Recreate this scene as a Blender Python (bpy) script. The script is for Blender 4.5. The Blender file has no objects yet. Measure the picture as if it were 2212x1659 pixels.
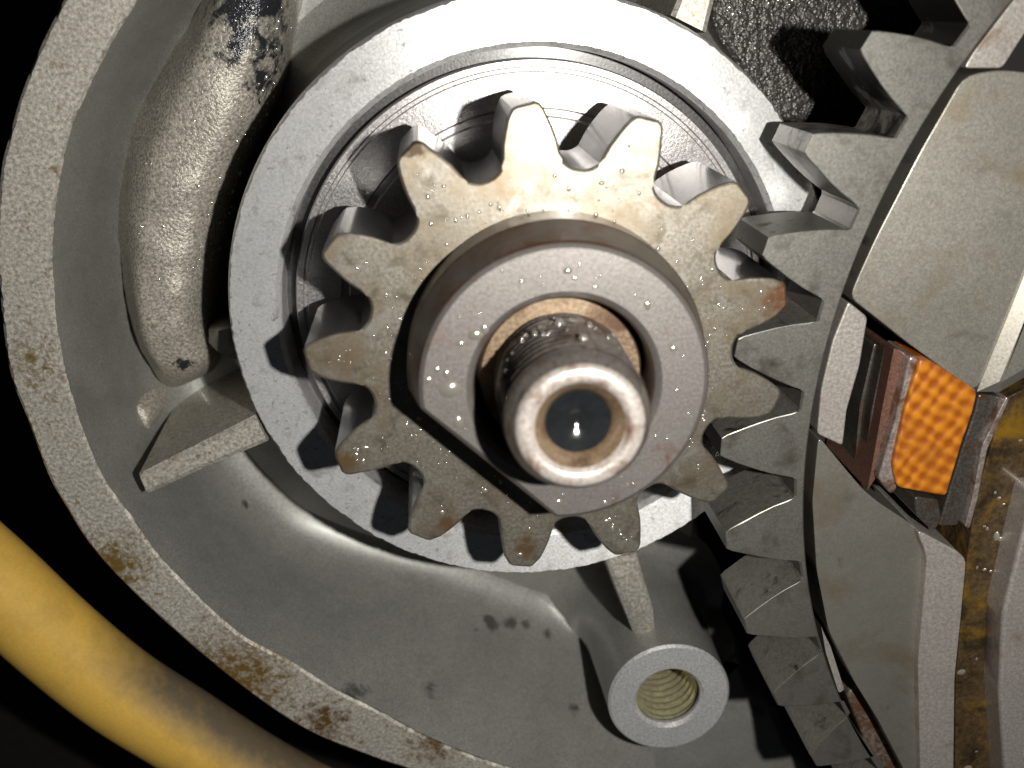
import bpy, bmesh, math, random
from mathutils import Vector, Matrix, noise
random.seed(7)
sc = bpy.context.scene
COL = sc.collection
S = 0.1                                   # millimetres -> Blender units (1 unit = 1 cm)
PI = math.pi

# ------------------------------------------------------------------ camera, light, exposure
Rw = [[0.9899954648667113, -0.11367115420956835, 0.08359335047722788],
      [0.13543629190715806, 0.9316993710655791, -0.33703604078858307],
      [-0.039572596298236375, 0.34498572529406035, 0.9377733515972411]]
CAM = Vector((-7.8167, 30.7906, 90.0601))
cd = bpy.data.cameras.new('phone_camera')
cam = bpy.data.objects.new('phone_camera', cd)
COL.objects.link(cam)
cam.matrix_world = Matrix.Translation(CAM * S) @ Matrix(Rw).transposed().to_4x4()
cd.sensor_width = 36.0
cd.lens = 36.0 * 2242.32 / 2212.0
cd.clip_start = 0.05
cd.clip_end = 500
cd.dof.use_dof = True
cd.dof.focus_distance = 108.0 * S
cd.dof.aperture_fstop = (cd.lens / 1000.0) / (1.2 * S)
sc.camera = cam

w = bpy.data.worlds.new('World')
sc.world = w
w.use_nodes = True
wb = w.node_tree.nodes['Background']
wb.inputs[0].default_value = (0.85, 0.92, 1.0, 1)
wb.inputs[1].default_value = 0.014

ld = bpy.data.lights.new('phone_flash', 'AREA')
ld.shape = 'DISK'
ld.size = 3.0 * S
ld.energy = 1750.0
ld.color = (1.0, 0.97, 0.92)
lo = bpy.data.objects.new('phone_flash', ld)
COL.objects.link(lo)
LP = Vector((18.0, 26.0, 94.0)) * S
lo.location = LP
lo.rotation_euler = (Vector((0, -4, -10)) * S - LP).to_track_quat('-Z', 'Y').to_euler()

sc.view_settings.view_transform = 'Standard'
sc.view_settings.look = 'None'
sc.view_settings.exposure = 0.0
sc.view_settings.gamma = 1.0
sc.render.engine = 'CYCLES'

# ------------------------------------------------------------------ traced outlines, millimetres
T = {
 'RIM_OUT': [(-31.94,44.71),(-36.47,39.82),(-40.17,35.46),(-43.42,31.57),(-46.32,27.53),(-48.35,24.03),(-49.92,21.16),(-52.01,15.25),(-53.46,9.11),(-54.75,1.01),(-54.41,-5.01),(-54.01,-11.08),(-53.33,-14.37),(-51.36,-21.06),(-46.93,-29.5),(-40.13,-39.91),(-33.16,-48.34),(-25.52,-54.08),(-22.26,-56.13),(-14.49,-60.9),(-1.51,-66.7)],
 'RIM_IN': [(-25.22,43.24),(-29.5,39.05),(-33.69,34.72),(-36.71,31.51),(-39.71,27.92),(-42.53,24.07),(-44.74,19.72),(-46.56,15.18),(-47.62,11.65),(-48.13,9.22),(-48.95,4.91),(-49.35,-1.03),(-49.22,-7.08),(-48.49,-12.32),(-46.84,-16.96),(-44.58,-23.18),(-38.76,-33.26),(-33.27,-38.63),(-28.64,-43.49),(-24.42,-47.16),(-18.38,-52.72),(-11.03,-57.76),(-2.3,-62.48),(8.71,-66.78)],
 'LUG_L': [(-27.62,38.44),(-31.85,32.76),(-35.22,29.01),(-39.23,24.5),(-42.12,19.98),(-44.16,14.97),(-45.49,9.7),(-46.27,4.2),(-46.53,-1.54),(-46.26,-6.35),(-45.74,-10.2)],
 'LUG_R': [(-19.1,37.4),(-21.85,31.14),(-23.45,26.97),(-25.2,23.21),(-28.25,18.75),(-31.07,14.67),(-33.7,9.65),(-35.98,4.44),(-37.46,-0.47),(-37.51,-4.84),(-39.55,-8.42)],
 'WEB_A': [(-37.05,-1.06),(-37.42,-2.77)],
 'WEB_B': [(-33.51,-0.97),(-34.38,-5.19)],
 'PAD': [(-51.21,-11.47),(-49.8,-9.59),(-48.18,-9.2),(-46.84,-10.02),(-46.62,-11.52),(-47.89,-13.65),(-49.91,-14.84),(-51.41,-14.62)],
 'RIB1_L': [(-31.2,-7.92),(-37.6,-10.37),(-45.21,-13.25)],
 'RIB1_R': [(-30.56,-10.86),(-37.28,-12.92),(-44.85,-15.46)],
 'RIB2_L': [(5.16,-31.53),(7.35,-40.54)],
 'RIB2_R': [(8.62,-31.45),(10.17,-39.65)],
 'RIB2_LB': [(8.45,-45.82)],
 'RIB2_RB': [(10.82,-47.18)],
 'RIB3_L': [(17.0,27.46),(17.74,28.88),(19.1,32.16)],
 'RIB3_R': [(20.17,25.56),(21.13,28.5),(22.32,31.8)],
 'BOSS': [(11.21,-51.73)],
 'CASE_EDGE': [(20.8,-38.48),(20.04,-43.5),(20.68,-48.84),(23.16,-55.99),(25.3,-61.9),(27.31,-66.51),(28.36,-71.92),(31.28,-73.92),(32.18,-77.67),(34.32,-84.17),(37.28,-92.11)],
 'SHELF': [(-10.68,-77.84),(-6.35,-68.79),(-0.83,-65.98),(5.74,-65.83),(12.51,-62.73),(19.94,-57.88),(23.93,-55.55),(24.45,-60.05),(25.66,-64.84),(27.91,-66.34),(28.98,-69.58),(30.96,-75.6),(34.61,-84.84)],
 'DARK': [(25.12,25.17),(26.61,33.91),(49.34,31.41),(49.81,9.46),(31.03,13.87),(28.46,20.14)],
 'FINGER_UP': [(38.51,20.14),(34.66,13.93),(30.74,6.78),(29.01,3.16),(28.26,1.39),(33.89,-3.92),(40.8,-10.0),(42.94,-4.45),(44.97,1.35),(47.9,9.33),(47.22,19.01),(41.83,20.25)],
 'FINGER_IN': [(40.8,-9.84),(43.08,-10.17),(45.77,-8.88),(50.25,-4.11),(49.29,8.42),(47.79,9.25),(44.93,1.4)],
 'FINGER_LOW': [(25.03,-12.23),(29.38,-18.59),(31.05,-20.35),(34.89,-23.69),(36.07,-26.73),(36.08,-27.33),(35.8,-33.89),(35.48,-40.21),(36.14,-58.42),(35.54,-57.64),(33.97,-53.59),(31.17,-46.8),(28.68,-41.69),(25.85,-34.6),(24.66,-27.04),(24.33,-19.19)],
 'LIP': [(34.47,-23.31),(38.93,-26.63),(39.9,-27.81),(39.58,-34.96),(39.18,-42.14),(39.57,-58.09),(35.77,-57.36),(35.06,-39.36),(35.41,-33.13),(35.74,-26.6)],
 'LEDGE1': [(28.24,0.91),(30.1,-0.92),(29.34,-5.66),(28.06,-10.14),(27.65,-13.85),(25.08,-12.17),(25.54,-7.59),(26.68,-2.84)],
 'LEDGE2': [(42.66,25.7),(44.74,27.88),(44.95,24.49),(42.07,20.32),(38.64,20.73),(39.5,22.06)],
 'PLATE_A': [(32.43,-5.09),(33.25,-5.37),(31.65,-12.59),(31.16,-18.49),(30.48,-17.83),(30.98,-11.61)],
 'PLATE_B': [(32.71,-4.66),(33.52,-5.1),(32.13,-11.87),(31.35,-17.97),(30.67,-17.68),(31.31,-11.75)],
 'PLATE_C': [(32.79,-4.35),(34.07,-5.27),(32.57,-12.0),(31.33,-17.58),(30.19,-19.37),(30.67,-16.77),(31.6,-11.0)],
 'PLATE_D': [(33.68,-4.89),(34.71,-5.28),(33.38,-10.03),(32.19,-15.84),(32.71,-18.75),(32.07,-19.36),(30.74,-17.38),(32.29,-11.56)],
 'PAD_ORANGE': [(34.41,-5.05),(35.27,-5.33),(37.51,-7.03),(40.19,-9.26),(39.88,-11.18),(38.88,-14.43),(37.45,-20.08),(34.65,-19.1),(32.44,-18.32),(31.92,-15.79),(33.1,-9.85)],
 'PLATE_E': [(41.25,-10.3),(43.63,-10.91),(42.37,-13.46),(41.25,-18.04),(40.42,-22.23),(39.66,-24.71),(37.62,-24.39),(38.52,-20.85),(39.96,-15.36),(40.92,-12.13)],
 'PLATE_F': [(43.64,-10.7),(43.97,-10.92),(41.96,-16.11),(41.21,-21.51),(40.51,-24.69),(39.99,-24.42),(40.69,-21.07),(41.44,-15.51)],
 'PLATE_G': [(34.78,-20.29),(37.29,-21.04),(37.69,-23.48),(36.89,-24.65),(34.99,-22.5)],
 'OILY': [(44.57,-11.73),(47.72,-10.61),(48.5,-23.03),(45.67,-36.85),(45.78,-47.34),(47.39,-61.9),(41.17,-60.71),(40.75,-44.3),(41.41,-30.21),(41.94,-24.68),(42.72,-20.02)],
 'HUB': [(46.25,-20.7),(43.82,-34.63),(43.93,-44.78),(45.43,-58.84),(52.34,-60.16),(49.52,-21.21)],
 'RUST': [(28.98,-45.6),(31.05,-44.84),(36.6,-58.24),(33.02,-58.58)],
 'SLIVER': [(25.97,-35.68),(26.87,-38.07),(28.49,-44.4),(27.86,-44.72),(26.45,-39.19)],
 'HOSE': [(-75.78,-8.63),(-72.26,-19.0),(-67.46,-27.5),(-62.58,-36.21),(-57.11,-44.53),(-50.73,-51.98),(-43.32,-60.59),(-34.66,-68.92),(-23.23,-76.96)],
 'FLAT': [(-12.21,-0.23),(-1.87,-12.15)],
}

# ------------------------------------------------------------------ materials
def new_mat(name):
    m = bpy.data.materials.new(name)
    m.use_nodes = True
    return m, m.node_tree, m.node_tree.nodes['Principled BSDF']

def nd(nt, kind, **kw):
    n = nt.nodes.new(kind)
    for k, v in kw.items():
        if k in n.inputs.keys() if isinstance(k, str) else False:
            n.inputs[k].default_value = v
        else:
            setattr(n, k, v)
    return n

def ramp(nt, src, lo_, hi_, c0=(0, 0, 0, 1), c1=(1, 1, 1, 1)):
    r = nt.nodes.new('ShaderNodeMapRange')
    r.inputs['From Min'].default_value = lo_
    r.inputs['From Max'].default_value = hi_
    nt.links.new(src, r.inputs['Value'])
    return r.outputs[0]

def noise_tex(nt, vec, scale, detail=4, rough=.55, dist=0.0):
    n = nt.nodes.new('ShaderNodeTexNoise')
    n.inputs['Scale'].default_value = scale
    n.inputs['Detail'].default_value = detail
    n.inputs['Roughness'].default_value = rough
    n.inputs['Distortion'].default_value = dist
    nt.links.new(vec, n.inputs['Vector'])
    return n.outputs['Fac']

def mixc(nt, fac, a, b):
    m = nt.nodes.new('ShaderNodeMix')
    m.data_type = 'RGBA'
    if isinstance(fac, float): m.inputs[0].default_value = fac
    else: nt.links.new(fac, m.inputs[0])
    for s_, v in ((m.inputs[6], a), (m.inputs[7], b)):
        if isinstance(v, tuple): s_.default_value = v if len(v) == 4 else v + (1,)
        else: nt.links.new(v, s_)
    return m.outputs[2]

def mathn(nt, op, a, b=None):
    m = nt.nodes.new('ShaderNodeMath')
    m.operation = op
    for i, v in enumerate((a, b)):
        if v is None: continue
        if isinstance(v, (int, float)): m.inputs[i].default_value = v
        else: nt.links.new(v, m.inputs[i])
    return m.outputs[0]

def metal(name, base, metallic=.7, rough=.45, grain=40.0, grain_amt=.25, bump=.15, bump_scale=60.0,
          stains=(), zones=(), turned=0.0, twist=0.0, milled=None, zscale=3.2, blotch=.25, rough_var=.15, coat=0.0, bump_mm=.05, rings=0.0):
    """cast or machined metal: grain, blotches, stains (colour, scale, lo, hi), turning marks round the object's own Z axis"""
    m, nt, p = new_mat(name)
    L = nt.links
    tc = nt.nodes.new('ShaderNodeTexCoord')
    vec = tc.outputs['Object']
    g = noise_tex(nt, vec, grain, 3, .7)
    bl = noise_tex(nt, vec, 1.7, 5, .6, .3)
    dark = tuple(c * (1 - grain_amt) for c in base); lite = tuple(min(1, c * (1 + grain_amt)) for c in base)
    col = mixc(nt, ramp(nt, g, .35, .65), dark, lite)
    col = mixc(nt, mathn(nt, 'MULTIPLY', ramp(nt, bl, .4, .75), blotch), col, tuple(c * .55 for c in base))
    rg = mathn(nt, 'ADD', mathn(nt, 'MULTIPLY', mathn(nt, 'SUBTRACT', g, .5), rough_var * 2), rough)
    met = None
    for (sc_col, s_scale, lo_, hi_, s_rough) in stains:
        f = ramp(nt, noise_tex(nt, vec, s_scale, 6, .62, .4), lo_, hi_)
        col = mixc(nt, f, col, sc_col)
        mm = nt.nodes.new('ShaderNodeMix'); mm.data_type = 'FLOAT'
        L.new(f, mm.inputs[0]); L.new(rg, mm.inputs[2]); mm.inputs[3].default_value = s_rough
        rg = mm.outputs[0]
    for (zc, cx, cy, cz, rad, lo_, hi_, s_rough) in zones:      # ragged blots with a place of their own
        di = nt.nodes.new('ShaderNodeVectorMath'); di.operation = 'DISTANCE'
        L.new(vec, di.inputs[0]); di.inputs[1].default_value = (cx * S, cy * S, cz * S)
        d01 = ramp(nt, di.outputs['Value'], 0, rad * S)
        f = ramp(nt, mathn(nt, 'SUBTRACT', noise_tex(nt, vec, zscale, 6, .68, .5), mathn(nt, 'MULTIPLY', d01, .55)), lo_, hi_)
        col = mixc(nt, f, col, zc)
        mm = nt.nodes.new('ShaderNodeMix'); mm.data_type = 'FLOAT'
        L.new(f, mm.inputs[0]); L.new(rg, mm.inputs[2]); mm.inputs[3].default_value = s_rough
        rg = mm.outputs[0]
    L.new(col, p.inputs['Base Color'])
    L.new(rg, p.inputs['Roughness'])
    p.inputs['Metallic'].default_value = metallic
    if coat:
        p.inputs['Coat Weight'].default_value = coat
        p.inputs['Coat Roughness'].default_value = .12
    bh = noise_tex(nt, vec, bump_scale, 2, .6)
    if rings:
        sx = nt.nodes.new('ShaderNodeVectorMath'); sx.operation = 'MULTIPLY'
        L.new(vec, sx.inputs[0]); sx.inputs[1].default_value = (1, 1, 0)
        ln = nt.nodes.new('ShaderNodeVectorMath'); ln.operation = 'LENGTH'
        L.new(sx.outputs[0], ln.inputs[0])
        cb = nt.nodes.new('ShaderNodeCombineXYZ'); L.new(ln.outputs['Value'], cb.inputs[0])
        rn = noise_tex(nt, cb.outputs[0], 38.0, 2, .6)
        bh = mathn(nt, 'ADD', bh, mathn(nt, 'MULTIPLY', rn, rings))
    b = nt.nodes.new('ShaderNodeBump')
    b.inputs['Strength'].default_value = min(1, bump * 1.5)
    b.inputs['Distance'].default_value = bump_mm * S
    L.new(bh, b.inputs['Height'])
    L.new(b.outputs[0], p.inputs['Normal'])
    if turned:
        p.inputs['Anisotropic'].default_value = turned
        fl = nt.nodes.new('ShaderNodeVectorMath'); fl.operation = 'MULTIPLY'
        L.new(vec, fl.inputs[0]); fl.inputs[1].default_value = (1, 1, 0)
        cr = nt.nodes.new('ShaderNodeVectorMath'); cr.operation = 'CROSS_PRODUCT'
        cr.inputs[0].default_value = (0, 0, twist)
        L.new(vec, cr.inputs[1])
        c = nt.nodes.new('ShaderNodeVectorMath'); c.operation = 'ADD'
        L.new(fl.outputs[0], c.inputs[0]); L.new(cr.outputs[0], c.inputs[1])
        nm = nt.nodes.new('ShaderNodeVectorMath'); nm.operation = 'NORMALIZE'
        if milled: nm.inputs[0].default_value = milled
        else: L.new(c.outputs[0], nm.inputs[0])
        L.new(nm.outputs[0], p.inputs['Tangent'])
    return m

OILB = (.20, .105, .012)
RUST = (.16, .06, .025)
M = {}
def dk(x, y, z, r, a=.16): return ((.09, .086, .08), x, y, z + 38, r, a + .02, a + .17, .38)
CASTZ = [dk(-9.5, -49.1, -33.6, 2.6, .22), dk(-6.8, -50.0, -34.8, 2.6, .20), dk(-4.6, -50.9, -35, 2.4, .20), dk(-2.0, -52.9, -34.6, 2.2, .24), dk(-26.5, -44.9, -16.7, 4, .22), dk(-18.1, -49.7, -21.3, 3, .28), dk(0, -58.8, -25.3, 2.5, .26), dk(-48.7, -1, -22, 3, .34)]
M['flange'] = metal('cast_alloy_gasket_face', (.50, .47, .41), .45, .50, 26, .38, .35, 45, [((.25, .17, .06), 9.0, .60, .72, .38)], zscale=11, zones=[((.21, .125, .03), -40, -40, 23, 16, .24, .46, .35), ((.15, .085, .025), -30.8, -47.7, 23, 10, .30, .50, .35), ((.21, .135, .035), -49.7, -22.9, 23, 10, .27, .48, .35), ((.21, .14, .04), -52.7, 1.7, 23, 12, .36, .60, .35), ((.17, .10, .035), -18, -53, 23, 9, .30, .50, .35)])
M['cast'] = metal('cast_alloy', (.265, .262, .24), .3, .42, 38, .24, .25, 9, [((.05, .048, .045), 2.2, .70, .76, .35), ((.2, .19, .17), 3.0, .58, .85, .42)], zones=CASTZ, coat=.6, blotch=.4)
M['lug'] = metal('rough_cast_alloy', (.40, .37, .315), .3, .42, 30, .5, .9, 30, (), bump_mm=.12, zscale=5, zones=[((.03, .031, .036), -25, 33, 12, 13, .27, .40, .2), ((.03, .031, .036), -23.5, 26, 11, 9, .27, .38, .2), ((.03, .031, .036), -40.4, -5.6, 11, 4, .26, .32, .25)])
M['ring'] = metal('machined_alloy_ring', (.92, .92, .90), .64, .37, 34, .14, .22, 34, [((.45, .44, .42), 5.0, .56, .74, .42), ((.35, .34, .32), 16.0, .60, .72, .42)], turned=.75, milled=(-.07, 1, 0), blotch=.2, bump_mm=.015, rough_var=.08)
M['alloy_edge'] = metal('machined_alloy_boss', (.62, .62, .61), .55, .45, 36, .25, .2, 50, ())
M['sludge'] = metal('oil_blackened_casting', (.055, .05, .044), .25, .30, 30, .5, 1.0, 13, (), rough_var=.3, bump_mm=.35)
GEARZ = [((.15, .065, .028), 21.3, 2.2, 13, 3.6, .20, .44, .45), ((.16, .10, .05), -4.5, -19.5, 13, 3.0, .20, .44, .45), ((.17, .11, .05), -20.3, -7.6, 13, 3.2, .22, .48, .45),
         ((.10, .07, .045), -9.6, 20.6, 13, 2.4, .16, .36, .3), ((.16, .10, .045), -11.5, -15.5, 13, 3, .24, .5, .45)]
M['gear'] = metal('oiled_gear_steel', (.29, .265, .22), .75, .38, 30, .16, .12, 40,
                  [((.20, .155, .095), 2.0, .46, .70, .42), ((.14, .12, .085), 4.4, .53, .72, .36), ((.42, .40, .35), 3.0, .58, .74, .34)], zones=GEARZ, zscale=7, blotch=.45, coat=.2, bump_mm=.02)
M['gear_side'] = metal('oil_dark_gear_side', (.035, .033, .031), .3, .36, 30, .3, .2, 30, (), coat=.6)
M['flank'] = metal('oily_gear_flank', (.24, .225, .20), .6, .44, 24, .2, .2, 20, (), zones=[((.014, .011, .008), -55, 56, 5, 27, .04, .16, .5)])
M['gear_dark'] = metal('dark_gear_steel', (.36, .34, .31), .8, .36, 40, .16, .12, 40, (), blotch=.4)
M['bearing'] = metal('turned_bearing_steel', (.52, .50, .49), .9, .43, 40, .2, .3, 30, [((.16, .10, .06), 2.1, .66, .74, .4)], turned=.65, rings=2.2)
M['collar'] = metal('oiled_collar_steel', (.28, .257, .24), .65, .37, 44, .09, .10, 30,
                    [((.17, .085, .045), 2.2, .60, .72, .45)], zones=[((.21, .095, .05), -8, 10, 2, 12, .18, .34, .45), ((.13, .055, .03), -13, -2, 3, 4, .25, .36, .45)], blotch=.25, coat=.3)
M['shaft'] = metal('crankshaft_steel', (.27, .24, .215), .7, .34, 36, .3, .2, 30, [((.15, .08, .045), 3.0, .52, .66, .4), ((.07, .06, .05), 5.0, .56, .68, .3)], coat=.4)
M['rim'] = metal('polished_shaft_rim', (.50, .45, .41), .35, .40, 30, .25, .25, 16, [((.18, .10, .06), 4.5, .50, .68, .4)], zones=[((.13, .07, .04), 0, 0, 33.5, 4.0, .08, .3, .4)], coat=.35)
M['shoulder'] = metal('brown_shaft_shoulder', (.24, .17, .105), .5, .42, 30, .3, .2, 20, [((.10, .055, .03), 3.0, .5, .66, .4)], coat=.3)
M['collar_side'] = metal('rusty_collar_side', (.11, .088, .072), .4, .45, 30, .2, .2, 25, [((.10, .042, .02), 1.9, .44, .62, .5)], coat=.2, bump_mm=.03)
M['clutch'] = metal('ground_gear_steel', (.24, .23, .205), .75, .40, 44, .08, .10, 34, [((.14, .125, .10), 3.2, .54, .74, .36), ((.08, .068, .05), 1.5, .60, .74, .4)], blotch=.3, coat=.15, bump_mm=.02)
M['basket'] = metal('clutch_basket_alloy', (.38, .36, .31), .75, .38, 44, .05, .14, 5,
                    [((.27, .20, .11), 1.1, .56, .80, .40), ((.2, .18, .15), 3.1, .60, .80, .38)], blotch=.25, coat=.25, turned=.3, bump_mm=.05)
M['lip'] = metal('worn_basket_edge', (.50, .46, .42), .6, .40, 30, .18, .15, 20, [((.26, .17, .09), 2.0, .6, .8, .4)], coat=.2)
M['plate'] = metal('oily_plate_steel', (.13, .115, .10), .7, .34, 34, .3, .3, 16, [((.12, .05, .02), 2.5, .5, .65, .3)], coat=.5)
M['plate_red'] = metal('oily_red_plate', (.17, .085, .06), .4, .38, 30, .25, .3, 16, (), coat=.6)
M['plate_edge'] = metal('bright_plate_edge', (.42, .36, .33), .6, .3, 30, .3, .4, 12, [((.20, .11, .07), 3.5, .5, .6, .3)], coat=.6)
M['plate_brown'] = metal('brown_oily_plate', (.075, .048, .022), .2, .34, 20, .4, .6, 6, [((.23, .125, .012), 2.3, .50, .72, .22), ((.03, .02, .01), 4.0, .52, .66, .3)], coat=1.0, bump_mm=.2)
M['rust'] = metal('rusty_basket_edge', (.15, .11, .085), .4, .5, 18, .6, 1.2, 9, [((.12, .055, .03), 3, .5, .6, .5)], coat=.5)
M['brass'] = metal('yellow_passivated_thread', (.50, .465, .29), .6, .34, 20, .2, .2, 20, (), coat=.5)
M['black_oil'] = metal('black_engine_oil', (.012, .013, .014), .0, .12, 10, .2, .05, 6, (), rough_var=.02)
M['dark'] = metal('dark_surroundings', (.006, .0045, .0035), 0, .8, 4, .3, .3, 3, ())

def hose_mat():
    m, nt, p = new_mat('yellow_rubber')
    tc = nt.nodes.new('ShaderNodeTexCoord'); vec = tc.outputs['Object']
    f = ramp(nt, noise_tex(nt, vec, 1.6, 6, .65, .3), .50, .72)
    col = mixc(nt, ramp(nt, noise_tex(nt, vec, 30, 3, .6), .3, .7), (.62, .375, .06), (.70, .44, .08))
    col = mixc(nt, mathn(nt, 'MULTIPLY', f, .35), col, (.30, .19, .05))
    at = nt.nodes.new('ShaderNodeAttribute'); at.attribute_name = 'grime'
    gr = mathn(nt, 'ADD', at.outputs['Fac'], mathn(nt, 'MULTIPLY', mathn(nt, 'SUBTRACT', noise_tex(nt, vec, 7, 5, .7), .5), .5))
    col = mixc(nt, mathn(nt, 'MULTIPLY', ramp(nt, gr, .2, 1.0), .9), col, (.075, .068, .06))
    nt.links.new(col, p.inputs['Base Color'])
    p.inputs['Roughness'].default_value = .68
    b = nt.nodes.new('ShaderNodeBump'); b.inputs['Strength'].default_value = .15; b.inputs['Distance'].default_value = .02
    nt.links.new(noise_tex(nt, vec, 25, 3, .6), b.inputs['Height']); nt.links.new(b.outputs[0], p.inputs['Normal'])
    return m
M['hose'] = hose_mat()

def pad_mat():
    m, nt, p = new_mat('orange_friction_weave')
    tc = nt.nodes.new('ShaderNodeTexCoord')
    mp = nt.nodes.new('ShaderNodeMapping'); mp.inputs['Rotation'].default_value = (0, 0, math.radians(38))
    nt.links.new(tc.outputs['Object'], mp.inputs[0])
    hs = []
    for ax in ('X', 'Y'):
        wv = nt.nodes.new('ShaderNodeTexWave'); wv.bands_direction = ax
        wv.inputs['Scale'].default_value = 2.35; wv.inputs['Distortion'].default_value = 3.6
        wv.inputs['Detail'].default_value = 2; wv.inputs['Detail Scale'].default_value = 1.2
        nt.links.new(mp.outputs[0], wv.inputs['Vector']); hs.append(wv.outputs['Fac'])
    h = mathn(nt, 'MULTIPLY', mathn(nt, 'ADD', hs[0], hs[1]), .5)
    n = noise_tex(nt, tc.outputs['Object'], 3.0, 4, .6)
    hh = mathn(nt, 'ADD', h, mathn(nt, 'MULTIPLY', mathn(nt, 'SUBTRACT', n, .5), .7))
    col = mixc(nt, ramp(nt, hh, .15, .9), (.27, .065, .004), (.52, .185, .011))
    col = mixc(nt, ramp(nt, noise_tex(nt, tc.outputs['Object'], 1.6, 5, .65), .48, .75), col, (.28, .085, .01))
    nt.links.new(col, p.inputs['Base Color'])
    p.inputs['Roughness'].default_value = .4
    p.inputs['Coat Weight'].default_value = .3; p.inputs['Coat Roughness'].default_value = .15
    b = nt.nodes.new('ShaderNodeBump'); b.inputs['Strength'].default_value = .7; b.inputs['Distance'].default_value = .02
    nt.links.new(hh, b.inputs['Height']); nt.links.new(b.outputs[0], p.inputs['Normal'])
    return m
M['pad'] = pad_mat()

def oil_mat():
    m, nt, p = new_mat('oil_film_bead')
    p.inputs['Base Color'].default_value = (.62, .58, .50, 1)
    p.inputs['Metallic'].default_value = .75
    p.inputs['Roughness'].default_value = .13
    return m
M['oil'] = oil_mat()

# ------------------------------------------------------------------ mesh helpers (all coordinates in millimetres)
class MB:
    def __init__(self): self.v = []; self.f = []
    def verts(self, pts):
        i = len(self.v); self.v += [tuple(p) for p in pts]; return list(range(i, i + len(pts)))
    def loft(self, loops, closed=True, cap0=False, cap1=False):
        ids = [self.verts(l) for l in loops]
        n = len(loops[0])
        for a, b in zip(ids[:-1], ids[1:]):
            for i in range(n if closed else n - 1):
                j = (i + 1) % n
                self.f.append((a[i], a[j], b[j], b[i]))
        if cap0: self.f.append(tuple(reversed(ids[0])))
        if cap1: self.f.append(tuple(ids[-1]))
        return ids
    def build(self, name, mat, parent=None, smooth=False, origin=(0, 0, 0), angle=30, kind=None, wn=False, side=None, side_nz=.25):
        o_ = Vector(origin)
        me = bpy.data.meshes.new(name)
        me.from_pydata([tuple((Vector(p) - o_) * S) for p in self.v], [], self.f)
        bm = bmesh.new(); bm.from_mesh(me)
        bmesh.ops.remove_doubles(bm, verts=bm.verts, dist=1e-5)
        bmesh.ops.recalc_face_normals(bm, faces=bm.faces)
        if smooth:
            ca = math.radians(angle)
            for f in bm.faces: f.smooth = abs(f.normal.z) < .9995 or angle > 45
            for e in bm.edges:
                if len(e.link_faces) == 2 and e.calc_face_angle(0) > ca: e.smooth = False
        bm.to_mesh(me); bm.free()
        me.materials.append(mat)
        if side is not None:                           # walls of a part keep their oil-darkened skin, the face is ground bright
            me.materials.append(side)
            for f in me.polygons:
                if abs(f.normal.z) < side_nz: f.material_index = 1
        ob = bpy.data.objects.new(name, me)
        COL.objects.link(ob)
        if wn:
            md = ob.modifiers.new('WeightedNormal', 'WEIGHTED_NORMAL'); md.weight = 100; md.keep_sharp = True
        if parent is not None: ob.parent = parent
        else: ob.location = o_ * S
        if kind: ob['kind'] = kind
        return ob

def thing(name, label, cat, loc=(0, 0, 0), group=None):
    o = bpy.data.objects.new(name, None)
    o.empty_display_size = .3
    COL.objects.link(o)
    o.location = Vector(loc) * S
    o['label'] = label; o['category'] = cat
    if group: o['group'] = group
    return o

def tag(o, label, cat, group=None):
    o['label'] = label; o['category'] = cat
    if group: o['group'] = group
    return o

def area2(p): return sum(p[i][0] * p[(i + 1) % len(p)][1] - p[(i + 1) % len(p)][0] * p[i][1] for i in range(len(p)))

def inset(pts, bs):
    n = len(pts); out = []
    for i in range(n):
        a, b, c = Vector(pts[i - 1][:2]), Vector(pts[i][:2]), Vector(pts[(i + 1) % n][:2])
        d1, d2 = (b - a), (c - b)
        d1 = d1.normalized() if d1.length > 1e-9 else d2.normalized()
        d2 = d2.normalized() if d2.length > 1e-9 else d1
        n1, n2 = Vector((-d1.y, d1.x)), Vector((-d2.y, d2.x))
        m = n1 + n2
        if m.length < 1e-6: m = n1.copy()
        m.normalize()
        k = 1 / max(.45, m.dot(n1))
        q = b + m * bs[i] * k
        out.append((q.x, q.y))
    return out

def prism(mb, pts, z0, z1, bev=.25, bs=None, bottom=True):
    """upright prism with a chamfered top edge"""
    pts = [tuple(p[:2]) for p in pts]
    if area2(pts) < 0:
        pts = pts[::-1]
        if bs: bs = bs[::-1]
    if bs is None: bs = [bev] * len(pts)
    ins = inset(pts, bs)
    ins2 = inset(pts, [b * .35 for b in bs])
    loops = [[(x, y, z0) for x, y in pts], [(x, y, z1 - b) for (x, y), b in zip(pts, bs)],
             [(x, y, z1 - b * .3) for (x, y), b in zip(ins2, bs)], [(x, y, z1) for x, y in ins]]
    mb.loft(loops, True, bottom, True)

def catmull(pts, n, closed=False):
    P_ = [Vector(p) for p in pts]
    if not closed: P_ = [P_[0] * 2 - P_[1]] + P_ + [P_[-1] * 2 - P_[-2]]
    else: P_ = [P_[-1]] + P_ + P_[:2]
    dense = []
    for i in range(1, len(P_) - 2):
        for k in range(16):
            t = k / 16
            a, b, c, d = P_[i - 1:i + 3]
            dense.append(.5 * ((2 * b) + (c - a) * t + (2 * a - 5 * b + 4 * c - d) * t * t + (3 * b - a - 3 * c + d) * t ** 3))
    dense.append(P_[-2])
    L_ = [0]
    for a, b in zip(dense, dense[1:]): L_.append(L_[-1] + (b - a).length)
    out = []; j = 0
    for i in range(n):
        s = L_[-1] * i / (n if closed else n - 1)
        while j < len(L_) - 2 and L_[j + 1] < s: j += 1
        d = L_[j + 1] - L_[j]
        out.append(dense[j].lerp(dense[j + 1], 0 if d < 1e-9 else min(1, (s - L_[j]) / d)))
    return out

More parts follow.
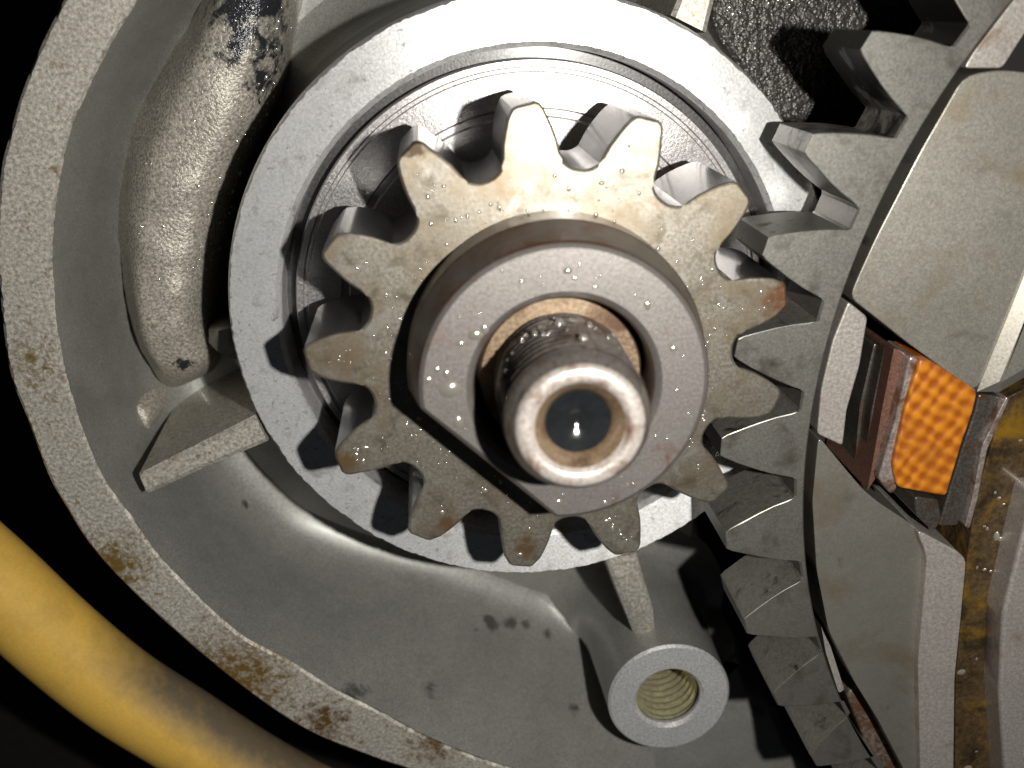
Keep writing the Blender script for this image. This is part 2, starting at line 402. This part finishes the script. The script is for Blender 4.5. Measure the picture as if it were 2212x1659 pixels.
def smooth_outline(pts, n): return [(p.x, p.y) for p in catmull([Vector(p) for p in pts], n, True)]

def round_poly(pts, r=.5, k=4):
    """round the corners of a polygon"""
    out = []; n = len(pts)
    for i in range(n):
        a, b, c = Vector(pts[i - 1]), Vector(pts[i]), Vector(pts[(i + 1) % n])
        l1, l2 = (a - b).length, (c - b).length
        rr = min(r, .42 * l1, .42 * l2)
        p, q = b + (a - b).normalized() * rr, b + (c - b).normalized() * rr
        for j in range(k):
            t = j / (k - 1)
            out.append(tuple(p * (1 - t) ** 2 + b * 2 * t * (1 - t) + q * t * t))
    return out

def circ(r, z, n=128, cx=0, cy=0, jit=0.0, ph=0.0):
    return [(cx + (r + (random.uniform(-jit, jit) if jit else 0)) * math.cos(ph + 2 * PI * i / n),
             cy + (r + (random.uniform(-jit, jit) if jit else 0)) * math.sin(ph + 2 * PI * i / n), z) for i in range(n)]

def lathe(mb, prof, n=128, cx=0, cy=0, close_profile=False, cap0=False, cap1=False):
    loops = [circ(r, z, n, cx, cy) for r, z in prof]
    if close_profile: loops.append(loops[0])
    mb.loft(loops, True, cap0, cap1)

def drops(mb, place, n, rmin, rmax, flat=.32):
    """small oil beads: flattened half balls standing on a surface"""
    for _ in range(n):
        q = place()
        if q is None: continue
        x, y, z = q
        r = rmin + (rmax - rmin) * random.random() ** 3
        e = random.uniform(.75, 1.3)
        loops = []
        for q_ in (1.06, .85, .6, .3, .06):
            loops.append([(x + r * e * q_ * math.cos(t), y + r / e * q_ * math.sin(t), z + r * flat * (1 - q_ * q_)) for t in [2 * PI * k / 12 for k in range(12)]])
        mb.loft(loops, True, False, True)

# ================================================================== surroundings
mb = MB()
mb.loft([[(-260, -260, -78), (260, -260, -78), (260, 260, -78), (-260, 260, -78)]], True, False, True)
bg = mb.build('ground', M['dark']); bg['kind'] = 'structure'

# ================================================================== crankcase casting
ZF = -15.3          # gasket face
ZB = -38.0          # pocket floor
case = thing('crankcase', 'grey cast alloy crankcase with machined ring, ribs and oil-stained rim', 'engine case', (0, 0, ZB))
CO = (0, 0, ZB)
N = 260
ro = catmull([Vector(p) for p in T['RIM_OUT']], N)
ri = catmull([Vector(p) for p in T['RIM_IN']], N)
def normals(pl):
    out = []
    for i in range(len(pl)):
        d = (pl[min(i + 1, len(pl) - 1)] - pl[max(i - 1, 0)]).normalized()
        out.append(Vector((-d.y, d.x)))
    return out
nin = normals(ri)                                     # points into the case
nout = normals(ro)
# gasket flange: top face with ragged edges, outside wall
mb = MB()
def off(pl, nn, d, z, jit=0): return [(p.x + m_.x * (d + random.uniform(-jit, jit)), p.y + m_.y * (d + random.uniform(-jit, jit)), z) for p, m_ in zip(pl, nn)]
mb.loft([off(ro, nout, -1.2, -60), off(ro, nout, -.1, ZF - .35), off(ro, nout, .25, ZF, .10), off(ri, nin, -.25, ZF, .08), off(ri, nin, 0, ZF - .3, .05)], False)
mb.build('gasket_flange', M['flange'], case, True, CO, 40, wn=True)
# side wall falling to the floor with a cast fillet
mb = MB()
loops = []
for d, z in ((.0, ZF - .3), (.5, -20), (1.0, -26), (1.5, -31), (2.0, -33.2), (3.0, -35.4), (4.6, -37.0), (6.6, -37.95), (8.0, -38.3)):
    q = [Vector(p) for p in off(ri, nin, d, z)]
    for i_ in range(N):
        k_ = max(0, min(1, (i_ / N - .60) / .2)); k_ = k_ * k_ * (3 - 2 * k_) * max(0, min(1, (ZF - z) / 18))
        q[i_] += Vector((nin[i_].x, nin[i_].y, 0)) * 6.0 * k_
    for it in range(int(min(60, d * 14))):
        q = [q[0]] + [(q[a - 1] + q[a] * 2 + q[a + 1]) / 4 for a in range(1, N - 1)] + [q[-1]]
    loops.append([tuple(p) for p in q])
mb.loft(loops, False)
mb.build('side_wall', M['cast'], case, True, CO, 60)
# floor
mb = MB()
edge = [(p.x, p.y) for p in catmull([Vector(p) for p in T['CASE_EDGE']], 40)]
inner = [(p.x + m_.x * 4, p.y + m_.y * 4) for p, m_ in zip(ri[::6], nin[::6])]
poly = inner + edge[::-1] + [(38, 12), (60, 40), (70, 75), (20, 75)]
mb.loft([[(x, y, ZB - 9) for x, y in poly], [(x, y, ZB) for x, y in poly]], True, False, True)
mb.build('floor', M['cast'], case, False, CO)
mb = MB()
prism(mb, smooth_outline(T['SHELF'], 90), ZB - 1, -28.5, 2.6)
mb.build('shelf', M['cast'], case, True, CO, 60)
# blackened pocket at the top right
mb = MB()
g = []
xs = [t[0] for t in T['DARK']]; ys = [t[1] for t in T['DARK']]
prism(mb, round_poly(T['DARK'], 2.0), ZB - 1, -34.5, .8)
mb.build('blackened_pocket', M['sludge'], case, False, CO)
bl = MB()
drops(bl, lambda: (random.uniform(17, 38), random.uniform(26, 52), -34.5), 330, .12, .42)
bl.build('oil_beads', M['oil'], case, True, CO, 80, kind='stuff')
# machined ring round the crank, with its outside wall
mb = MB()
n = 420
jo = [random.uniform(-.10, .06) + .10 * noise.noise(Vector((i * .13, 0, 0))) for i in range(n)]
ji = [random.uniform(-.05, .05) for i in range(n)]
def cj(r, z, jj, k=1): return [((r + jj[i] * k) * math.cos(2 * PI * i / n), (r + jj[i] * k) * math.sin(2 * PI * i / n), z) for i in range(n)]
zero = [0] * n
mb.loft([cj(26.4, -23, zero), cj(26.4, ZF - .7, zero), cj(26.55, ZF - .45, ji), cj(26.95, ZF, ji), cj(31.55, ZF, jo), cj(31.75, ZF - .3, jo, .6), cj(31.9, ZF - 1.0, zero),
         ], True)
mb.build('machined_ring', M['ring'], case, True, CO, 40, wn=True)
mb = MB()
lathe(mb, [(31.89, ZF - .95), (32.1, -22), (32.6, -31), (33.2, -34), (34.4, -36.3), (36.4, -37.6), (39.0, -38.25)], 160)
mb.build('ring_wall', M['cast'], case, True, CO, 60)
# ribs
def rib(name, secs, foot=-39.0, draft=.5, mat=None, bev=.35):
    mb = MB(); loops = []
    for (a, b, z) in secs:
        a, b = Vector(a), Vector(b); u = (b - a).normalized()
        loops.append([(a.x - u.x * draft * 2, a.y - u.y * draft * 2, foot), (a.x - u.x * .15, a.y - u.y * .15, z - bev), (a.x + u.x * bev, a.y + u.y * bev, z),
                      (b.x - u.x * bev, b.y - u.y * bev, z), (b.x + u.x * .15, b.y + u.y * .15, z - bev), (b.x + u.x * draft * 2, b.y + u.y * draft * 2, foot)])
    mb.loft(loops, True, True, True)
    return mb.build(name, mat or M['flange'], case, True, CO, 35)
rib('rib', [(a, b, -15.9 - .5 * i) for i, (a, b) in enumerate(zip(T['RIB1_L'], T['RIB1_R']))])
rib('rib', [(T['RIB2_L'][0], T['RIB2_R'][0], -16.2), (T['RIB2_L'][1], T['RIB2_R'][1], -16.6), (T['RIB2_LB'][0], T['RIB2_RB'][0], -20.5)])
rib('rib', [(a, b, -17.5) for a, b in zip(T['RIB3_L'], T['RIB3_R'])])
rib('rib', [(a, b, -27.5) for a, b in zip(T['WEB_A'], T['WEB_B'])], mat=M['cast'], bev=1.2)
# rough cast oil passage
mb = MB()
K = 70
ll = catmull([Vector(p) for p in T['LUG_L']], K); lr = catmull([Vector(p) for p in T['LUG_R']], K)
loops = []
for i in range(K):
    a, b = ll[i], lr[i]; c = (a + b) / 2; h = (b - a) / 2
    hz = 12.5
    t_ = i / (K - 1)
    if t_ > .74:                                       # lower end sinks into the floor
        q = (t_ - .74) / .26
        hz *= math.sqrt(max(0, 1 - q * q * .96))
    row = []
    for k in range(25):
        th = PI * k / 24
        lf = max(0, math.cos(th))                      # the wall side slopes away more gently
        cx_ = -math.copysign(abs(math.cos(th)) ** (.62 + .3 * lf), math.cos(th)) * (1 + .55 * lf ** 3); sz = math.sin(th) ** (.55 + 1.0 * lf)
        p = c + h * cx_
        nz = noise.noise(Vector((p.x * .28, p.y * .28, sz * 3))) * .45 + noise.noise(Vector((p.x * 1.6, p.y * 1.6, sz * 8))) * .12
        row.append((p.x + nz * .4 * cx_, p.y, ZB - 1 + (hz + 1 + nz) * sz))
    loops.append(row)
mb.loft(loops, False)
mb.f.append(tuple(range((K - 1) * 25, K * 25)))
mb.build('oil_passage', M['lug'], case, True, CO, 60)
bl = MB()
def on_lug():
    r_ = loops[random.randrange(4, 50)]; q = r_[random.randrange(9, 23)]
    return (q[0], q[1], q[2] - .03)
drops(bl, on_lug, 110, .08, .26)
bl.build('oil_beads', M['oil'], case, True, CO, 80, kind='stuff')
# oval pad
mb = MB()
o = smooth_outline(T['PAD'], 40)
cx_ = sum(p[0] for p in o) / 40; cy_ = sum(p[1] for p in o) / 40
mb.loft([[(cx_ + (x - cx_) * s_, cy_ + (y - cy_) * s_, z) for x, y in o] for s_, z in ((1.5, -39), (1.1, -30), (1.0, -29.2), (.85, -28.8))], True, False, True)
mb.build('oval_pad', M['lug'], case, True, CO, 50)
# screw boss
bx, by = T['BOSS'][0]
boss = thing('screw_boss', '', 'x'); 
del boss['label'], boss['category']
boss.parent = case
boss.location = (Vector((bx, by, ZF)) - Vector(CO)) * S
BO = (bx, by, ZF)
mb = MB()
lathe(mb, [(3.95, ZF - 1.0), (3.98, ZF - .5), (4.35, ZF), (7.3, ZF), (7.6, ZF - .35)], 96, bx, by)
mb.build('boss_face', M['alloy_edge'], boss, True, BO, 25)
mb = MB()
lathe(mb, [(7.6, ZF - .33), (7.8, -22), (8.1, -30), (8.8, -34.5), (10.4, -37), (13.2, -38.3)], 96, bx, by)
mb.build('boss_column', M['cast'], boss, True, BO, 60)
mb = MB()
loops = []; nn = 64; zs = [ZF - .95 - .11 * i for i in range(110)]
for z in zs:
    loops.append([((3.95 - .34 * abs(((z / 1.25 - i / nn) % 1) * 2 - 1)) * math.cos(2 * PI * i / nn) + bx, (3.95 - .34 * abs(((z / 1.25 - i / nn) % 1) * 2 - 1)) * math.sin(2 * PI * i / nn) + by, z) for i in range(nn)])
mb.loft(loops, True, False, True)
mb.build('threaded_hole', M['brass'], boss, True, BO, 50)

# ================================================================== bearing disc inside the ring
bd = thing('bearing_disc', 'shiny turned steel bearing face set down inside the machined ring', 'bearing', (0, 0, -22))
BD = (0, 0, -22)
mb = MB()
lathe(mb, [(9, -18.2), (19.5, -18.2), (19.7, -18.5), (20.3, -18.5), (20.5, -18.2), (23.9, -18.2), (24.05, -18.4), (24.35, -18.4), (24.5, -18.2), (25.1, -18.2), (25.25, -18.5), (25.25, -22.5)], 160)
mb.build('turned_face', M['bearing'], bd, True, BD, 20)
mb = MB()
lathe(mb, [(25.25, -20.6), (26.45, -20.6)], 160)
mb.build('seal_groove', M['gear_side'], bd, True, BD)

# ================================================================== gears on the crankshaft
PITCH = 2 * PI / 13
HW = [(17.7, 2.62), (18.3, 2.56), (19.4, 2.40), (20.4, 2.12), (21.3, 1.80), (21.95, 1.50), (22.35, 1.20), (22.5, .80)]
def gear_parts(root, org, z0, z1, scale, phase, bore, mat, bev, wear=0.0, side=None):
    R0 = 17.7 * scale
    ha = HW[0][1] / HW[0][0]
    outer = []; bs = []
    for k in range(13):
        a0 = phase + k * PITCH
        for t in (-1, -.5, 0, .5, 1):
            a = a0 + ha * t; outer.append((R0 * math.cos(a), R0 * math.sin(a))); bs.append(0)
        gap = PITCH - 2 * ha
        for t in (.06, .16, .3, .42, .5, .58, .7, .84, .94):
            a = a0 + ha + gap * t
            r = scale * (16.95 + .75 * (2 * abs(t - .5)) ** 2.6)
            outer.append((r * math.cos(a), r * math.sin(a))); bs.append(bev)
    ins = inset(outer, bs); ins2 = inset(outer, [b * .35 for b in bs])
    n = len(outer)
    inn = [(bore * p[0] / math.hypot(*p), bore * p[1] / math.hypot(*p)) for p in outer]
    mb = MB()
    mb.loft([[(x, y, z1 - .6) for x, y in inn], [(x, y, z0) for x, y in inn], [(x, y, z0) for x, y in outer], [(x, y, z1 - b) for (x, y), b in zip(outer, bs)],
             [(x, y, z1 - b * .3) for (x, y), b in zip(ins2, bs)], [(x, y, z1) for x, y in ins], [(x * 1.03, y * 1.03, z1) for x, y in inn], [(x, y, z1 - .6) for x, y in inn]], True)
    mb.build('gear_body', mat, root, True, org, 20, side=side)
    for k in range(13):
        a0 = phase + k * PITCH
        ca, sa = math.cos(a0), math.sin(a0)
        pts = []; b2 = []
        prof = [(r, h) for r, h in HW]
        flank = []
        for r, h in prof:
            a = h / r; flank.append((r * scale, a))
        # subdivide for smooth flanks
        w1 = random.uniform(-wear, wear); w2 = random.uniform(-wear, wear)
        loc = []
        for r, a in flank: loc.append((r + (w1 if r > 21.8 * scale else 0), -a))
        for r, a in reversed(flank): loc.append((r + (w2 if r > 21.8 * scale else 0), a))
        for t in (.5, 0, -.5): loc.append((R0, ha * t))
        m_ = len(loc)
        for i, (r, a) in enumerate(loc):
            pts.append((r * math.cos(a0 + a), r * math.sin(a0 + a)))
            base = i == 0 or i >= 2 * len(flank) - 1
            b2.append(0 if base else bev)
        mb = MB()
        prism(mb, pts, z0, z1, bev, b2)
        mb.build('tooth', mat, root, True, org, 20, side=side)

pin = thing('primary_drive_gear', 'oily steel thirteen-toothed gear with worn teeth behind the collar on the shaft', 'gear', (0, 0, -13))
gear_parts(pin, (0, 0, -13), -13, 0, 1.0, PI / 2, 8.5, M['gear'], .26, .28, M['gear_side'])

# ================================================================== flat-sided collar
col = thing('shaft_collar', 'thick steel collar with one flat side and brown rust stains, on the threaded shaft', 'collar', (0, 0, 0))
pts = []
RC, FD, FA = 12.27, 9.38, math.atan2(-.655, -.755)
for i in range(240):
    a = 2 * PI * i / 240
    d = math.cos(a - FA)
    r = RC
    if d > 0 and RC * d > FD: r = FD / d
    pts.append((r, a))
def dl(k, z): return [((r + k) * math.cos(a), (r + k) * math.sin(a), z) for r, a in pts]
def hl(r_, z): return [(r_ * math.cos(a), r_ * math.sin(a), z) for r, a in pts]
mb = MB()
mb.loft([hl(7.55, .02), dl(.85, .02), dl(1.0, .3), dl(1.0, 3.9), dl(.9, 4.15), dl(.12, 8.35), dl(-.05, 8.65), dl(-.42, 8.9), hl(8.3, 8.9), hl(7.75, 8.5), hl(7.55, 7.9), hl(7.55, .02)], True)
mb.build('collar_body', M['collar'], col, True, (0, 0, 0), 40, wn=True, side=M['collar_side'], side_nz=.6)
def on_collar():
    a = random.uniform(0, 2 * PI); r = random.uniform(8.6, 11.6)
    x, y = r * math.cos(a), r * math.sin(a)
    if x * -.755 + y * -.655 > 8.8: return None
    return (x, y, 8.9)
mb = MB(); drops(mb, on_collar, 42, .08, .38)
for (x, y, r) in ((-9.6, 1.2, .85), (-9.3, -1.8, .5), (-6.9, 5.6, .55), (-6.1, 6.0, .4)):
    drops(mb, lambda x=x, y=y: (x, y, 8.9), 1, r, r + .01, .3)
mb.build('oil_beads', M['oil'], col, True, (0, 0, 0), 80, kind='stuff')

# ================================================================== crankshaft end
cs = thing('crankshaft', 'threaded steel crankshaft end with rounded rim and dark oily centre hole', 'crankshaft', (0, 0, -18))
CS = (0, 0, -18)
mb = MB()
lathe(mb, [(8.9, -18), (8.45, -14), (8.45, -1), (7.4, .6), (7.2, 5.2), (6.9, 5.9), (5.4, 6.0)], 96)
mb.build('shoulder', M['shoulder'], cs, True, CS, 25)
mb = MB(); loops = []; nn = 96
zs = [4.9 + .1 * i for i in range(114)]
for z in zs:
    fade = min(1, max(0, (16.1 - z) / .5))
    loops.append([((5.86 - .48 * fade * abs(((z / 1.0 - i / nn) % 1) * 2 - 1) - .10 * (1 - fade)) * math.cos(2 * PI * i / nn),
                   (5.86 - .48 * fade * abs(((z / 1.0 - i / nn) % 1) * 2 - 1) - .10 * (1 - fade)) * math.sin(2 * PI * i / nn), z) for i in range(nn)])
mb.loft(loops, True)
mb.build('thread', M['shaft'], cs, True, CS, 50)
mb = MB()
lathe(mb, [(5.02, 17.62), (4.90, 17.88), (4.66, 18.06), (4.0, 18.14), (3.68, 17.98), (3.46, 17.6)], 96)
mb.build('rounded_rim', M['rim'], cs, True, CS, 40)
mb = MB()
lathe(mb, [(5.71, 16.15), (5.64, 16.65), (5.48, 17.00), (5.03, 17.63)], 96)
mb.build('end_chamfer', M['shaft'], cs, True, CS, 40)
mb = MB()
lathe(mb, [(3.47, 17.62), (3.1, 17.2), (2.5, 16.5), (2.3, 13.5), (0.00, 12.70)], 96)
mb.build('centre_hole', M['shoulder'], cs, True, CS, 40)
mb = MB()
lathe(mb, [(2.56, 16.60), (1.75, 16.42), (1.07, 16.24), (0.68, 16.04), (0.29, 15.90), (0.01, 15.85)], 64)
mb.build('oil_pool', M['black_oil'], cs, True, CS, 80)
def on_shaft():
    a = random.uniform(.2 * PI, .9 * PI); z = random.uniform(8, 15.5)
    return (5.78 * math.cos(a), 5.78 * math.sin(a), z)
mb = MB(); drops(mb, on_shaft, 26, .15, .4, .8)
mb.build('oil_beads', M['oil'], cs, True, CS, 80, kind='stuff')

# oil beads on the gear face
def on_gear():
    a = random.uniform(0, 2 * PI); r = random.uniform(13, 16.6)
    if random.random() < .25:
        k = random.randrange(13); a = PI / 2 + k * PITCH + random.uniform(-.05, .05); r = random.uniform(17.4, 21)
    return (r * math.cos(a), r * math.sin(a), 0)
mb = MB(); drops(mb, on_gear, 260, .05, .24)
mb.build('oil_beads', M['oil'], pin, True, (0, 0, -13), 80, kind='stuff')

# ================================================================== clutch gear
GX, GY = 92.4, -21.7
ZG0, ZG1 = -10.0, -1.0
cg = thing('clutch_gear', 'large flat grey ring gear meshing with the small front gear', 'gear', (GX, GY, ZG0))
GO = (GX, GY, ZG0)
TA = [121.9, 129.2, 136.5, 143.8, 150.9, 158.1, 165.4, 172.9, 180.6, 188.5, 196.2, 203.7, 211.2]
def tip_r(a): return 77.5 if a < 174 else 77.5 - (a - 174) * .10
def gul_r(a): return 70.7 if a < 160 else 70.7 - (a - 160) * .045
GH = .95          # half width of a gullet floor, degrees
outer = []; bs = []
for i, a in enumerate(TA):
    pa = TA[i - 1] if i else a - 7.3
    na = TA[i + 1] if i + 1 < len(TA) else a + 7.5
    lo_, hi_ = (pa + a) / 2 + GH, (a + na) / 2 - GH
    seg = []
    for t in (0, .25, .5, .75, 1):
        q = lo_ + (hi_ - lo_) * t; outer.append((gul_r(q), q)); bs.append(0)
    for t in (.12, .5, .88):
        q = hi_ + 2 * GH * t; outer.append((gul_r(q) - .18, q)); bs.append(.2)
    # the tooth
    c = a; hb = (hi_ - lo_) / 2; rt = tip_r(a); rb = gul_r(a)
    prof = [(0, hb, 0), (.10, hb * .95, .12), (.3, hb * .83, .12), (.52, hb * .67, .12), (.75, hb * .48, .12), (.93, hb * .33, .12), (1.0, hb * .24, .12)]
    loc = [(gul_r(c - w_) if k == 0 else rb + (rt - rb) * f, c - w_, b) for k, (f, w_, b) in enumerate(prof)]
    loc += [(gul_r(c + w_) if f == 0 else rb + (rt - rb) * f, c + w_, b) for f, w_, b in reversed(prof)]
    loc += [(gul_r(lo_ + (hi_ - lo_) * t), lo_ + (hi_ - lo_) * t, 0) for t in (.75, .5, .25)]
    P2 = [(GX + r * math.cos(math.radians(q)), GY + r * math.sin(math.radians(q))) for r, q, b in loc]
    wob = [random.uniform(.45, 1.25) for _ in loc]         # edges worn unevenly
    mb = MB(); prism(mb, P2, ZG0, ZG1, .28, [b * k_ for (_, _, b), k_ in zip(loc, wob)])
    mb.build('tooth', M['clutch'], cg, True, GO, 20, side=M['flank'])
# close the ring behind the frame
q = outer[-1][1]
while q < TA[0] + 360 - 8:
    q += 4; outer.append((gul_r(200), q)); bs.append(0)
on_ = [(GX + r * math.cos(math.radians(a)), GY + r * math.sin(math.radians(a))) for r, a in outer]
inn = [(GX + 68.95 * math.cos(math.radians(a)), GY + 68.95 * math.sin(math.radians(a))) for r, a in outer]
inn2 = [(GX + 68.8 * math.cos(math.radians(a)), GY + 68.8 * math.sin(math.radians(a))) for r, a in outer]
i2 = inset(on_, bs)
mb = MB()
mb.loft([[(x, y, ZG0) for x, y in inn2], [(x, y, ZG0) for x, y in on_], [(x, y, ZG1 - b) for (x, y), b in zip(on_, bs)], [(x, y, ZG1) for x, y in i2],
         [(x, y, ZG1) for x, y in inn], [(x, y, ZG1 - .15) for x, y in inn2], [(x, y, ZG0) for x, y in inn2]], True)
mb.build('gear_body', M['clutch'], cg, True, GO, 20, side=M['flank'])

# ================================================================== clutch basket and plates
cb = thing('clutch_basket', 'worn grey clutch basket with slotted fingers inside the ring gear', 'clutch basket', (GX, GY, -14))
CB = (GX, GY, -14)
def slab(name, key, z0, z1, mat, parent, org, bev=.4, r=.6):
    p = round_poly(T[key], r)
    if area2(p) < 0: p = p[::-1]
    mb = MB(); n = len(p)
    mb.loft([[(x, y, z0) for x, y in p], [(x, y, z1) for x, y in p]], True, True, True)
    ob = mb.build(name, M[mat], parent, True, org, 40)
    bm = bmesh.new(); bm.from_mesh(ob.data)
    zt = (z1 - org[2]) * S
    es = [e for e in bm.edges if all(abs(v.co.z - zt) < 1e-5 for v in e.verts)]
    bmesh.ops.bevel(bm, geom=es, offset=bev * S, segments=3, profile=.5, affect='EDGES', clamp_overlap=True)
    bmesh.ops.triangulate(bm, faces=[f for f in bm.faces if len(f.verts) > 4])
    for f in bm.faces: f.smooth = True
    bm.to_mesh(ob.data); bm.free()
    md = ob.modifiers.new('WeightedNormal', 'WEIGHTED_NORMAL'); md.weight = 100
    return ob
slab('finger', 'FINGER_UP', -13, -.7, 'basket', cb, CB, .1, 1.2)
mb = MB()
p_ = [tuple(q) for q in T['FINGER_IN']]
if area2(p_) < 0: p_ = p_[::-1]
q_ = inset(p_, [1.3] * len(p_))
mb.loft([[(x, y, -13) for x, y in p_], [(x, y, -.5) for x, y in p_], [(x, y, .25) for x, y in q_]], True, True, True)
mb.build('inner_step', M['basket'], cb, True, CB, 14)
slab('finger', 'FINGER_LOW', -13, -.5, 'basket', cb, CB, .35, .8)
slab('finger_lip', 'LIP', -13, .6, 'lip', cb, CB, .9, 1.2)
slab('slot_wall', 'LEDGE1', -13, -1, 'lip', cb, CB, .4, .4)
slab('slot_wall', 'LEDGE2', -13, -1, 'lip', cb, CB, .4, .4)
slab('rusty_rim', 'RUST', -13, -4, 'rust', cb, CB, .6, .8)
slab('rim_sliver', 'SLIVER', -13, -3, 'lip', cb, CB, .3, .3)
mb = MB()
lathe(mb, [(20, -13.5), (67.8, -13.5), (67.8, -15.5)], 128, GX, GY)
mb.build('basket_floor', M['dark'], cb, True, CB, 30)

fp = thing('friction_plate', 'orange woven friction plate tab in the clutch basket slot', 'clutch plate', (52, -22, -6))
FO = (52, -22, -6)
slab('friction_pad', 'PAD_ORANGE', -5, .8, 'pad', fp, FO, .35, .5)
slab('plate_edge', 'PLATE_D', -5, .2, 'plate_edge', fp, FO, .4, .5)
def plate(key, z0, z1, mat, label):
    c = T[key]; cx = sum(p[0] for p in c) / len(c); cy = sum(p[1] for p in c) / len(c)
    o = slab('steel_plate', key, z0, z1, mat, None, (cx, cy, z0), .3, .4)
    return tag(o, label, 'clutch plate', 'clutch plate edges in the basket slot')
plate('PLATE_A', -12.5, -5, 'plate', 'thin black oily plate edge beside the grey slot wall')
plate('PLATE_B', -12.5, -3, 'plate', 'dark oily plate edge between the black plate and the red-brown plate')
plate('PLATE_C', -12.5, -1.2, 'plate_red', 'red-brown oily plate edge left of the orange friction pad')
plate('PLATE_E', -12, -1.0, 'plate', 'wide dark brown plate right of the orange friction pad')
plate('PLATE_F', -12, -.2, 'plate_edge', 'thin bright plate edge with oily glints right of the dark brown plate')
plate('PLATE_G', -12, -.5, 'plate', 'small grey plate tab just below the orange friction pad')
plate('OILY', -12, -2.2, 'plate_brown', 'brown plate coated in yellow oil down the right side')
oily = bpy.data.objects['steel_plate.006']
def on_oily():
    x, y = random.choice(T['OILY'][5:] + T['OILY'][:2]); c_ = (79, -22)
    k = random.uniform(.02, .5)
    return (x + (76 - x) * k * .3, y + (-35 - y) * k, -2.2)
mb = MB(); drops(mb, on_oily, 26, .15, .5)
bo = mb.build('oil_beads', M['oil'], oily, True, tuple(oily.location / S), 80, kind='stuff')
hb = slab('clutch_hub', 'HUB', -12, 1, 'lip', None, (80, -40, -12), .6, .8)
tag(hb, 'smooth pale clutch hub edge right of the yellow oily plate', 'clutch hub')

# ================================================================== yellow hose
mb = MB()
hc = catmull([Vector(p) for p in T['HOSE']], 120)
hn = normals(hc)
loops = []; RH = 5.4
for p, m_ in zip(hc, hn):
    loops.append([(p.x + m_.x * RH * math.cos(2 * PI * k / 40), p.y + m_.y * RH * math.cos(2 * PI * k / 40), -24 - RH + RH * math.sin(2 * PI * k / 40) + RH) for k in range(40)])
mb.loft(loops, True, True, True)
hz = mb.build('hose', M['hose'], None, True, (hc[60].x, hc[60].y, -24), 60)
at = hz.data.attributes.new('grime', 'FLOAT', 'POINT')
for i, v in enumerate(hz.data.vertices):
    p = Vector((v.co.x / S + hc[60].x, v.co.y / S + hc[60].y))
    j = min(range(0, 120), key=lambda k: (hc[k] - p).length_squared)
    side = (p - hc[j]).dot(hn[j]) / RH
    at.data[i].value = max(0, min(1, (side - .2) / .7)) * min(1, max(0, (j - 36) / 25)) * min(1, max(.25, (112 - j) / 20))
tag(hz, 'yellow rubber hose with black grime curving below the crankcase rim', 'hose')
